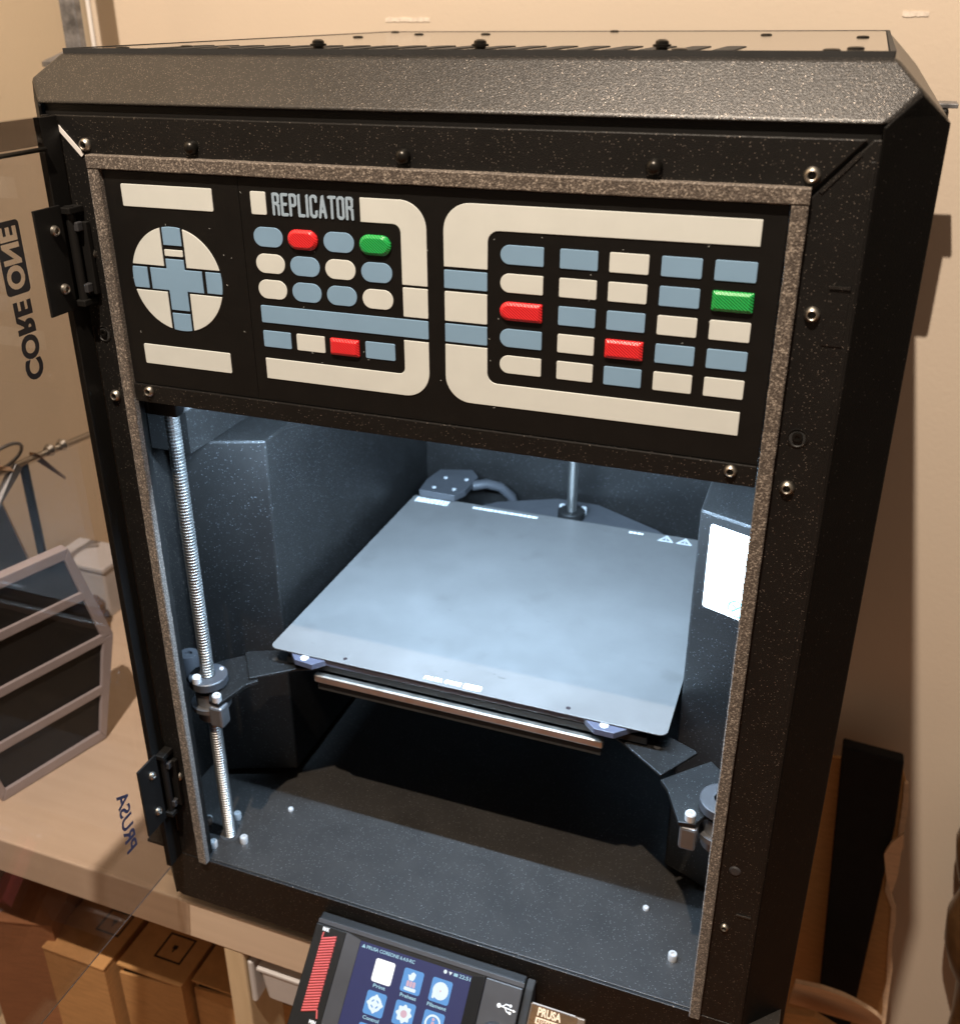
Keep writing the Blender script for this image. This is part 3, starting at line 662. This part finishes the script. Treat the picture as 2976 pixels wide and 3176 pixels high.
for sx, cx_ in ((-1, -155.5), (1, 160.5)):
    nut = obj('lead_nut', MB().lathe([(4.6, 5.5), (11.4, 5.5), (12, 5), (12, 0), (4.6, 0)], (cx_, 26, 166.5), (0, 0, 1), 30), 'plastic_grey', bed, smooth=True)
    obj('nut_body', MB().lathe([(4.6, 0), (9.2, 0), (9.2, -20), (8.4, -21), (4.6, -21)], (cx_, 26, 161.8), (0, 0, 1), 26), 'nutmetal', nut, smooth=True)
    obj('nut_ring', MB().lathe([(9.25, -9), (12.5, -9), (12.5, -12), (9.25, -12)], (cx_, 26, 161.8), (0, 0, 1), 26), 'nutmetal', nut, smooth=True)
    bx = cx_+(-sx)*14.5
    obj('clamp_block', MB().box(bx-4.6, bx+4.6, 9, 18, 147, 161.8), 'nutmetal', nut, bev=1.5)
    for (sx_, sy_, zz) in ((bx, 12.8, 165.1), (cx_-1.8*sx*-1, 16.8, 171.9), (cx_+4.8, 34, 171.9)):
        big = zz < 170 or sy_ < 20
        obj('nut_screw', MB().lathe([(0, 2.0), (1.2, 2.0), (1.4, 4.4), (2.3, 4.6), (2.9, 3.9), (2.9, 0)] if big else [(0, .8), (1.2, .7), (1.5, 0)], (sx_, sy_, zz), (0, 0, 1), 16), 'zinc', nut, smooth=True)
obj('guide_boss', MB().lathe([(0, 4), (2.6, 4), (2.6, 6), (6, 6), (6.3, 5.5), (6.3, -16), (0, -16)], (-180.5, 41, 166), (0, 0, 1), 24), 'plastic_grey', bed, smooth=True)
# rear carrier
rp = obj('rear_plate', plate_xy([(-95, 284), (-64, 317), (-18, 340), (17, 340), (73, 311), (100, 284)], 168, 172), 'plastic_grey', bed, bev=.5)
obj('rear_nut', MB().lathe([(4.2, 6), (10.5, 6), (11, 5.4), (11, 0), (4.2, 0)], (1.5, 311, 172.1), (0, 0, 1), 26), 'plastic', rp, smooth=True)
for x, y in ((-8, 318), (9.5, 319)): obj('nut_screw', MB().lathe([(0, 6), (2.4, 6), (2.7, 5.4), (2.7, 0)], (x, y, 172.1), (0, 0, 1), 14), 'zinc', rp, smooth=True)
cl = obj('cable_clamp', plate_xy([(-123.5, 289.2), (-125.5, 311), (-122, 333), (-95, 341), (-86, 330), (-87, 301), (-92, 288.4)], 180.4, 186.4), 'plastic_grey', bed, bev=.7, seg=2)
for x, y in ((-111, 318), (-93, 320), (-113, 297), (-96, 299)): obj('clamp_screw', MB().cyl((x, y, 186.4), (0, 0, 1), 1.7, .5, 12), 'zinc', cl)
obj('cable', MB().tube([(-86, 315, 184), (-76, 322, 184.5), (-66, 329, 180), (-58, 335, 170), (-54, 338, 152)], 4.2, 12), 'plastic_grey', cl, smooth=True)

# --- display unit: a tilted box below the sill
DO = Vector((0, -6, 28)); DU = Vector((0, -40, -36)).normalized(); DN = Vector((0, -36, 40)).normalized()
def dp(x, s, h=0): return Vector((x, 0, 0))+Vector((0, DO.y, DO.z))+DU*s+DN*h
du = MB()
# side profile (y,z) extruded over x: back at the sill, short top, sloping face
def dprism(x0, x1, s0, s1, h0, h1):
    m = MB(); m.prism([dp(x0, s0, h0), dp(x1, s0, h0), dp(x1, s1, h0), dp(x0, s1, h0)], DN*(h1-h0)); return m
SLEN = 78
body = MB(); body.prism([(-71.2, -.3, 28.6), (-71.2, *dp(0, 0)[1:]), (-71.2, *dp(0, SLEN)[1:]), (-71.2, *dp(0, SLEN, -14)[1:]), (-71.2, -.3, 2)], (136.1, 0, 0))
unit = obj('display_unit', body, 'plastic', P, bev=1.0, seg=3)
obj('side_cheek', MB().prism([(65.1, -.3, 27.4), (65.1, *dp(0, 2, -1.5)[1:]), (65.1, *dp(0, SLEN, -1.5)[1:]), (65.1, *dp(0, SLEN, -13)[1:]), (65.1, -.3, 3)], (5, 0, 0)), 'rubber', unit, bev=1)
obj('top_strip', dprism(-71, 64.8, -.2, 2.4, .05, .5), 'plastic_grey', unit, bev=.2)
# raised surround: two cheeks, sloping bezel
obj('cheek', dprism(-71, -50, 2.6, SLEN-1, .05, 3), 'plastic', unit, bev=.7); obj('cheek', dprism(42, 64.8, 2.6, SLEN-1, .05, 3), 'plastic_grey', unit, bev=.7)
bz = MB(); bz.prism([dp(-49.8, 2.7, .05), dp(-49.8, 2.7, 3), dp(-40.5, 4.8, .25), dp(-40.5, 4.8, .05)], DU*(SLEN-5)); obj('bezel', bz, 'plastic_grey', unit)
bz = MB(); bz.prism([dp(41.8, 2.7, .05), dp(41.8, 2.7, 3), dp(33.2, 4.8, .25), dp(33.2, 4.8, .05)], DU*(SLEN-5)); obj('bezel', bz, 'plastic', unit)
scr = obj('screen', dprism(-40.2, 33, 4.9, 57, .05, .4), 'screen', unit)
def on_screen(name, pts, mat, h=.45, t=.1):
    m = MB(); m.prism([dp(x, s, h) for x, s in dedupe(pts)], DN*t); return obj(name, m, mat, scr)
def circ(cx_, cs, r_, k=20): return [(cx_+r_*math.cos(2*math.pi*i/k), cs+r_*math.sin(2*math.pi*i/k)) for i in range(k)]
def scr_text(body, x0, x1, s0, s1, mat='glyph_text', bold=.02, par=None, h=.5):
    bm = text_mesh(body, x1-x0, s1-s0, .08, bold); place(bm, dp(x0, s1, h), (1, 0, 0), -DU); return obj('screen_text', bm, mat, par or scr)
TX = (-27.4, -8.4, 10.1)
for r_, s0 in enumerate((11.3, 29.2, 47.1)):
    for c in range(3):
        if r_ == 2 and c != 0: pass
        on_screen('icon_tile', rr(TX[c], TX[c]+12.8, s0, min(s0+13, 56.5), 1.4), 'tile_white' if (r_, c) == (0, 0) else 'tile')
for body, c, r_, w in (('Print', 0, 0, 8), ('Preheat', 1, 0, 10.5), ('Filament', 2, 0, 12.2), ('Control', 0, 1, 10.5), ('Settings', 1, 1, 12), ('Info', 2, 1, 6)):
    s0 = (25.2, 43.1)[r_]; xc = TX[c]+6.3; scr_text(body, xc-w/2, xc+w/2, s0, s0+2)
scr_text('PRUSA COREONE 6.4.0-RC', -35.4, -3.2, 6.3, 8.3); scr_text('22:51', 25.5, 32.6, 5.8, 7.9)
on_screen('status_icon', [(-38.8, 8.2), (-37.4, 6.1), (-36.0, 8.2)], 'glyph_text'); on_screen('status_icon', circ(16.6, 6.9, 1.1, 12), 'glyph'); on_screen('status_icon', [(18.7, 6.2), (21, 6.2), (19.9, 8)], 'glyph'); on_screen('status_icon', rr(22, 24.6, 6.1, 7.8, .3), 'glyph_text')
# pictograms
on_screen('pictogram', circ(-4, 14.6, .1+1.1, 12)[:7]+[(-4.2, 17.2)], 'glyph', .56); on_screen('pictogram', [(-4.1, 17.4), (-3.6, 13.6), (-2.2, 12.6), (-.4, 13.6), (-.8, 16.2), (-1.6, 17.4)], 'glyph', .56)
for k in range(3): on_screen('pictogram', rr(-5.1+k*2.0, -3.4+k*2.0, 17.7, 21.0, .6), 'glyph_pink', .56)
on_screen('pictogram', rr(-6.0, 1.6, 21.3, 23.2, .6), 'glyph', .56)
on_screen('pictogram', circ(16.5, 17.8, 4.9), 'glyph', .56); on_screen('pictogram', circ(16.5, 17.8, .5, 8), 'glyph_pink', .68); on_screen('pictogram', rr(11.9, 13.4, 19.6, 22.6, .2), 'glyph', .5)
star = []
for i in range(40):
    a = 2*math.pi*i/40; star.append((-21+(4.3+.55*max(0, math.cos(4*a))**3*2)*math.cos(a), 35.7+(4.3+.55*max(0, math.cos(4*a))**3*2)*math.sin(a)))
on_screen('pictogram', star, 'glyph', .56)
for k in range(4):
    a0 = math.radians(90*k+20); seg_ = [(-21+q*math.cos(a0+t), 35.7+q*math.sin(a0+t)) for q, t in ((2.6, 0), (2.6, .4), (2.6, .8), (1.9, .8), (1.9, .4), (1.9, 0))]; on_screen('pictogram', seg_, 'tile', .68)
gear = []
for i in range(48):
    a = 2*math.pi*i/48; q = 4.6+.55*math.cos(8*a); gear.append((-2+q*math.cos(a), 35.7+q*math.sin(a)))
on_screen('pictogram', gear, 'glyph', .56); on_screen('pictogram', circ(-2, 35.7, 2.1, 10), 'glyph_pink', .68)
on_screen('pictogram', circ(16.5, 35.7, 5.0), 'glyph', .56); on_screen('pictogram', circ(16.5, 35.7, 3.8), 'tile', .68); on_screen('pictogram', rr(15.6, 17.4, 34.6, 38.5, .4), 'glyph_pink', .8); on_screen('pictogram', circ(16.5, 33.3, .9, 10), 'glyph_pink', .8)
# filament level printed in red strokes on the left cheek, MAX and MIN beside it
zz = []; n_ = 27
fil = MB()
for k in range(n_):
    s = 8.6+k*1.58
    xl, xr = -64.6+.012*k, -55.2+.02*k
    zz.append((xl, s+1.9)); zz.append((xr, s-1.2))
pts = []
for k in range(n_):
    a = zz[2*k]; b_ = zz[2*k+1]; pts += [a, b_] if k % 2 == 0 else [b_, a]
fil.tube([dp(x, s, 3.15) for x, s in pts], .66, 8)
fil.tube([dp(-64.6, 9.6, 3.15), dp(-64.3, 6.6, 3.15)], .5, 8); fil.tube([dp(pts[-1][0], pts[-1][1], 3.15), dp(-53.4, 53.2, 3.15)], .6, 8)
obj('filament_mark', fil, 'red_plastic', unit, smooth=True)
scr_text('MAX', -65.6, -61.2, 3.6, 5.9, 'white_ink', .04, unit, 3.1); scr_text('MIN', -57.6, -53.2, 54.6, 56.8, 'white_ink', .04, unit, 3.1)
# trident mark of the socket
ub = MB(); H = 3.2
ub.tube([dp(53.5, 14.8, H), dp(62, 15.4, H)], .38, 6); ub.tube([dp(55.3, 14.9, H), dp(57.2, 13.2, H), dp(59.5, 13.3, H)], .38, 6); ub.tube([dp(56.8, 15.1, H), dp(58.4, 16.9, H), dp(60, 17.1, H)], .38, 6)
ub.lathe([(0, .4), (1.25, .35), (1.25, 0)], dp(53.2, 14.8, 3.02), DN, 14); ub.lathe([(0, .4), (.85, .35), (.85, 0)], dp(60, 13.3, 3.02), DN, 12); ub.prism([dp(59.6, 16.3, 3.05), dp(61.1, 16.4, 3.05), dp(61.0, 17.8, 3.05), dp(59.5, 17.7, 3.05)], DN*.35)
ub.prism([dp(62, 14.5, 3.05), dp(63.6, 15.5, 3.05), dp(61.9, 16.3, 3.05)], DN*.35)
obj('socket_mark', ub, 'white_ink', unit)
obj('knob', MB().lathe([(0, 9), (6, 9), (7.4, 8), (8, 6), (8.2, 0)], dp(53.8, 31.5, 3), DN, 28), 'plastic_grey', unit, smooth=True)

# ================================================================== things on and in the printer
sheet = root('print_sheet', 'grey textured steel print sheet lying on the printer bed', 'print sheet')
obj('sheet_plate', plate_xy(rr(-128.2, 125.0, 55.6, 291, (5, 5, 3, 3)), 179.2, 180), 'sheet', sheet, bev=.2)
bm = text_mesh('PRUSA CORE', 24, 3.6, .08, .03); place(bm, (-22.8, 58.2, 180.06), (1, 0, 0), (0, 1, 0)); obj('lettering', bm, 'white_ink', sheet)
ob_ = plate_xy(rr(2.6, 14, 57.6, 62.4, 1), 180.03, 180.12); bp_ = obj('lettering', ob_, 'white_ink', sheet)
bm = text_mesh('ONE', 8.6, 3, .06, .03); place(bm, (4.0, 58.5, 180.17), (1, 0, 0), (0, 1, 0)); obj('lettering', bm, 'sheet', sheet)
for x, y in ((67.1, 61), (-76.6, 60.3)): obj('punched_dot', MB().cyl((x, y, 180.01), (0, 0, 1), 1.4, .06, 12), 'black_ink', sheet)
def dashes(x0, x1, y0, y1, rows, mat='white_ink'):
    m = MB(); dy = (y1-y0)/rows
    for r_ in range(rows):
        x = x0
        while x < x1:
            w = random.uniform(1.0, 3.4); m.box(x, min(x+w, x1), y0+dy*r_+.2, y0+dy*(r_+1)-.25, 180.03, 180.1); x += w+random.uniform(.4, 1.0)
    obj('small_print', m, mat, sheet)
dashes(-124, -95.5, 280, 288, 3); dashes(-74, -19.5, 283, 286.4, 1); dashes(54, 65, 284.6, 287.6, 1)
for x in (83, 97.2):
    m = MB(); o_ = [(x-6, 280), (x+6, 280), (x, 290)]; i_ = [(x-3.6, 281.4), (x+3.6, 281.4), (x, 287.4)]
    for k in range(3):
        j = (k+1) % 3; m.prism([(o_[k][0], o_[k][1], 180.04), (o_[j][0], o_[j][1], 180.04), (i_[j][0], i_[j][1], 180.04), (i_[k][0], i_[k][1], 180.04)], (0, 0, .08))
    m.box(x-.5, x+.5, 283.2, 286, 180.04, 180.12); m.box(x-.5, x+.5, 281.9, 282.7, 180.04, 180.12)
    obj('warning_mark', m, 'grey_ink', sheet)
usb = root('usb_drive', 'small bronze usb drive with white lettering plugged into the display unit', 'usb drive')
obj('drive_body', dprism(70.3, 103, 8.2, 22, -6, -1.0), 'bronze', usb, bev=.8); obj('drive_window', dprism(71.5, 98.5, 8.6, 21.4, -.95, -.55), 'brown', usb, bev=.2)
bm = text_mesh('PRUSA', 14, 4.6, .08, .04); place(bm, dp(75.4, 14.0, -.5), (1, 0, 0), -DU); obj('lettering', bm, 'card_pale', usb)
obj('lettering_block', dprism(75, 89.6, 14.7, 18.2, -.54, -.4), 'card_pale', usb)
bm = text_mesh('RESEARCH', 12.6, 2.2, .08, .02); place(bm, dp(76, 17.7, -.3), (1, 0, 0), -DU); obj('lettering', bm, 'brown', usb)
obj('lit_edge', dprism(71.6, 97, 7.9, 8.5, -1.2, -.5), 'zinc', usb)

# ================================================================== things behind the open door
hexp = root('hexagonal_plaque', 'grey-framed black hexagonal panel leaning on edge behind the door', 'panel')
HA = Vector((-381.4, 39.1, ZT)); HE = Vector((27, 91, 0)).normalized(); HNn = Vector((HE.y, -HE.x, 0))
def hq(u, z, o=0): return HA+HE*u+Vector((0, 0, z))+HNn*o
outer = [(0, 0), (95, 1), (118.5, 94), (94, 186), (0, 186), (-24, 94)]
def inset(pts, d):
    c = Vector((sum(p[0] for p in pts)/len(pts), sum(p[1] for p in pts)/len(pts))); out = []
    for p in pts:
        v = Vector(p)-c; out.append(tuple(c+v*(1-d/v.length*1.12)))
    return out
inn = inset(outer, 9)
for k in range(6):
    j = (k+1) % 6; m = MB(); m.prism([hq(*outer[k], 4), hq(*outer[j], 4), hq(*inn[j], 4), hq(*inn[k], 4)], -HNn*10); obj('frame_side', m, 'model_grey', hexp, bev=.8)
m = MB(); m.prism([hq(u, z, 1) for u, z in inset(outer, 8)], -HNn*3); obj('backing', m, 'model_black', hexp)
for z in (48, 94, 140):
    w_l = -24+abs(z-94)*.26+7; w_r = 118.5-abs(z-94)*.25-7
    m = MB(); m.prism([hq(w_l, z-4, 1.2), hq(w_r, z-4, 1.2), hq(w_r, z+4, 1.2), hq(w_l, z+4, 1.2)], HNn*3); obj('cross_bar', m, 'model_grey', hexp, bev=.8)

gb = root('grey_storage_box', 'pale grey flat box standing by the left wall', 'box')
obj('box_body', MB().box(-535, -470, 285, 330, ZT, 38), 'bin', gb, bev=2); obj('box_lid', MB().box(-537, -468, 283, 332, 38.3, 44), 'bin', gb, bev=1.5)
for (x, y, s, lab) in ((-470, 262, 1.0, 'round brown glazed ornament in front of the grey box'), (-452, 300, .8, 'smaller brass ornament close to the printer side')):
    orn = root('ornament', lab, 'ornament')
    obj('foot', MB().lathe([(0, 0), (13*s, 0), (14*s, 3), (9*s, 8), (7*s, 14)], (x, y, ZT), (0, 0, 1), 20), 'gold', orn, smooth=True)
    obj('bulb', MB().lathe([(0, 0), (8*s, 2), (13*s, 9), (13*s, 16), (8*s, 23), (0, 25)], (x, y, ZT+13*s), (0, 0, 1), 20), 'brown' if s == 1 else 'gold', orn, smooth=True)
# stand with rod, clips and lens
hh = root('helping_hand_stand', 'metal clip stand with rod and magnifying lens behind the door', 'clip stand')
bx_, by_ = -470, 215
obj('foot', MB().lathe([(0, 0), (30, 0), (30, 8), (24, 12), (0, 12)], (bx_, by_, ZT), (0, 0, 1), 28), 'foam', hh, smooth=True)
obj('post', MB().cyl((bx_, by_, ZT+12), (0, 0, 1), 4, 190, 14), 'darkscrew', hh, smooth=True)
obj('rod', MB().tube([(bx_, by_-70, 196), (bx_, by_+95, 182)], 3.4, 12), 'steel', hh, smooth=True)
for yy in (30, 46): obj('joint', MB().lathe([(0, -5), (4, -4), (6, 0), (4, 4), (0, 5)], (bx_+3, by_+yy, 193-yy*.09), (0, 1, 0), 14), 'steel', hh, smooth=True)
for k, (dy, dz, c) in enumerate(((-30, -30, 'nutmetal'), (-50, 24, 'card_pale'), (30, -36, 'brown'))):
    m = MB(); m.hull([(bx_-3, by_+dy*.4, 195), (bx_+5, by_+dy*.4, 195), (bx_-4, by_+dy*.4, 190), (bx_+5, by_+dy*.4+6, 188), (bx_-2, by_+dy*1.4, 195+dz), (bx_+3, by_+dy*1.4, 195+dz-4), (bx_, by_+dy*1.4+4, 192+dz)]); obj('clip', m, c, hh, bev=.6)
m = MB(); ring_pts = [(bx_+6+4*math.sin(a), by_-26+22*math.cos(a), 206+11*math.sin(a)) for a in [2*math.pi*i/28 for i in range(29)]]; m.tube(ring_pts, 1.6, 8)
lr = obj('lens_ring', m, 'nutmetal', hh, smooth=True)
m = MB(); m.prism([(bx_+6+4*math.sin(a), by_-26+21*math.cos(a), 206+10.4*math.sin(a)) for a in [2*math.pi*i/28 for i in range(28)]], (1.2, 0, 0)); obj('lens', m, 'lens', lr)
mon = root('dark_tilted_board', 'dark slate board leaning against the left wall', 'board')
m = MB(); m.prism([(-505, 120, ZT), (-505, 250, ZT), (-540, 232, 185), (-540, 140, 185)], (-4, 0, .5)); obj('board_face', m, 'model_black', mon, bev=.6); m = MB(); m.prism([(-503, 118, ZT), (-503, 252, ZT), (-504, 251.5, ZT+6), (-504, 118.5, ZT+6)], (-6, 0, .5)); obj('board_foot', m, 'plastic_grey', mon)
pole = root('hanging_steel_pole', 'weathered steel pole hanging in front of the wall corner', 'pole')
obj('pole_shaft', MB().box(-471, -455, 355, 363, 520, 1390), 'rust', pole, bev=.8); obj('pole_foot', MB().lathe([(0, 0), (30, 0), (30, 4), (10, 12), (0, 12)], (-463, 359, 507), (0, 0, 1), 22), 'rust', pole, smooth=True)

# ================================================================== things at the right, behind the printer
cb = root('torn_cardboard_sheet', 'brown cardboard sheet with a torn pale edge beside the wall', 'cardboard')
def lean(u, v, o=0):                       # leaning sheet: u across, v down
    return Vector((u, 452-v*.16-o, -20-v))
edge = [(218, -10), (306, -20)]; z_ = 0
pts = [(214, 0), (300, -4)]
for i in range(26):
    v = 8+i*17; pts.append((303+v*.085+random.uniform(-1.3, 1.3)-(7 if 5 <= i <= 7 else 0), v))
pts += [(222, 440)]
m = MB(); m.prism([lean(u, v+90) for u, v in pts], (0, 4, 0)); obj('sheet_face', m, 'card', cb)
m = MB(); e2 = [(p[0]-1.5, p[1]) for p in pts[2:-1]]; e3 = [(p[0]+3+random.uniform(-1, 1), p[1]) for p in reversed(pts[2:-1])]
m.prism([lean(u, v+90, 1.5) for u, v in e2+e3], (0, 4, 0)); obj('torn_edge', m, 'card_pale', cb)
m = MB(); m.prism([(307+random.uniform(-1, 1)+a, 402, z) for a, z in ((0, -150), (-9, -165), (-12, -180), (-9, -198), (-4, -212), (1, -226), (3, -200))], (0, 3, 0)); obj('torn_scrap', m, 'card_pale', cb)
fo = root('black_foam_slab', 'tall black slab standing against the cardboard behind the printer', 'slab')
m = MB(); m.prism([lean(243, 60, 8), lean(297, 63, 8), lean(300, 130, 8), lean(296, 330, 8), lean(294, 430, 8), lean(268, 430, 8), lean(261, 330, 8)], (0, -14, 0)); obj('slab_body', m, 'foam', fo, bev=2)
fl = root('torn_cardboard_flap', 'bright torn cardboard flap at the bottom right beside the printer', 'cardboard')
m = MB(); fp = [(232, -262), (254, -256), (262, -257), (272, -259), (281, -264), (290, -271), (299, -279), (306, -288), (312, -300), (316, -330), (232, -330)]
m.prism([(x, 300+(z+262)*-.5, z) for x, z in fp], (0, 5, 0)); obj('flap_face', m, 'card_pale', fl)
m = MB(); m.prism([(x, 296, z) for x, z in ((228, -290), (252, -284), (300, -305), (314, -345), (228, -345))], (0, -5, -3)); obj('flap_front', m, 'card', fl)
jug = root('brown_floor_vase', 'brown rounded vase at the right edge by the wall', 'vase')
obj('vase_neck', MB().lathe([(0, 80), (14, 79), (20, 77), (30, 66), (34, 42), (30, 18), (26, 4), (24, -2)], (390, 430, -208), (0, 0, 1), 32), 'brown', jug, smooth=True)
obj('vase_body', MB().lathe([(0, 114), (24, 112), (36, 98), (43, 66), (40, 34), (30, 4), (20, -14), (16, -60), (14, -300), (24, -425), (30, -433), (0, -433)], (408, 430, -326), (0, 0, 1), 32), 'brown', jug, smooth=True)
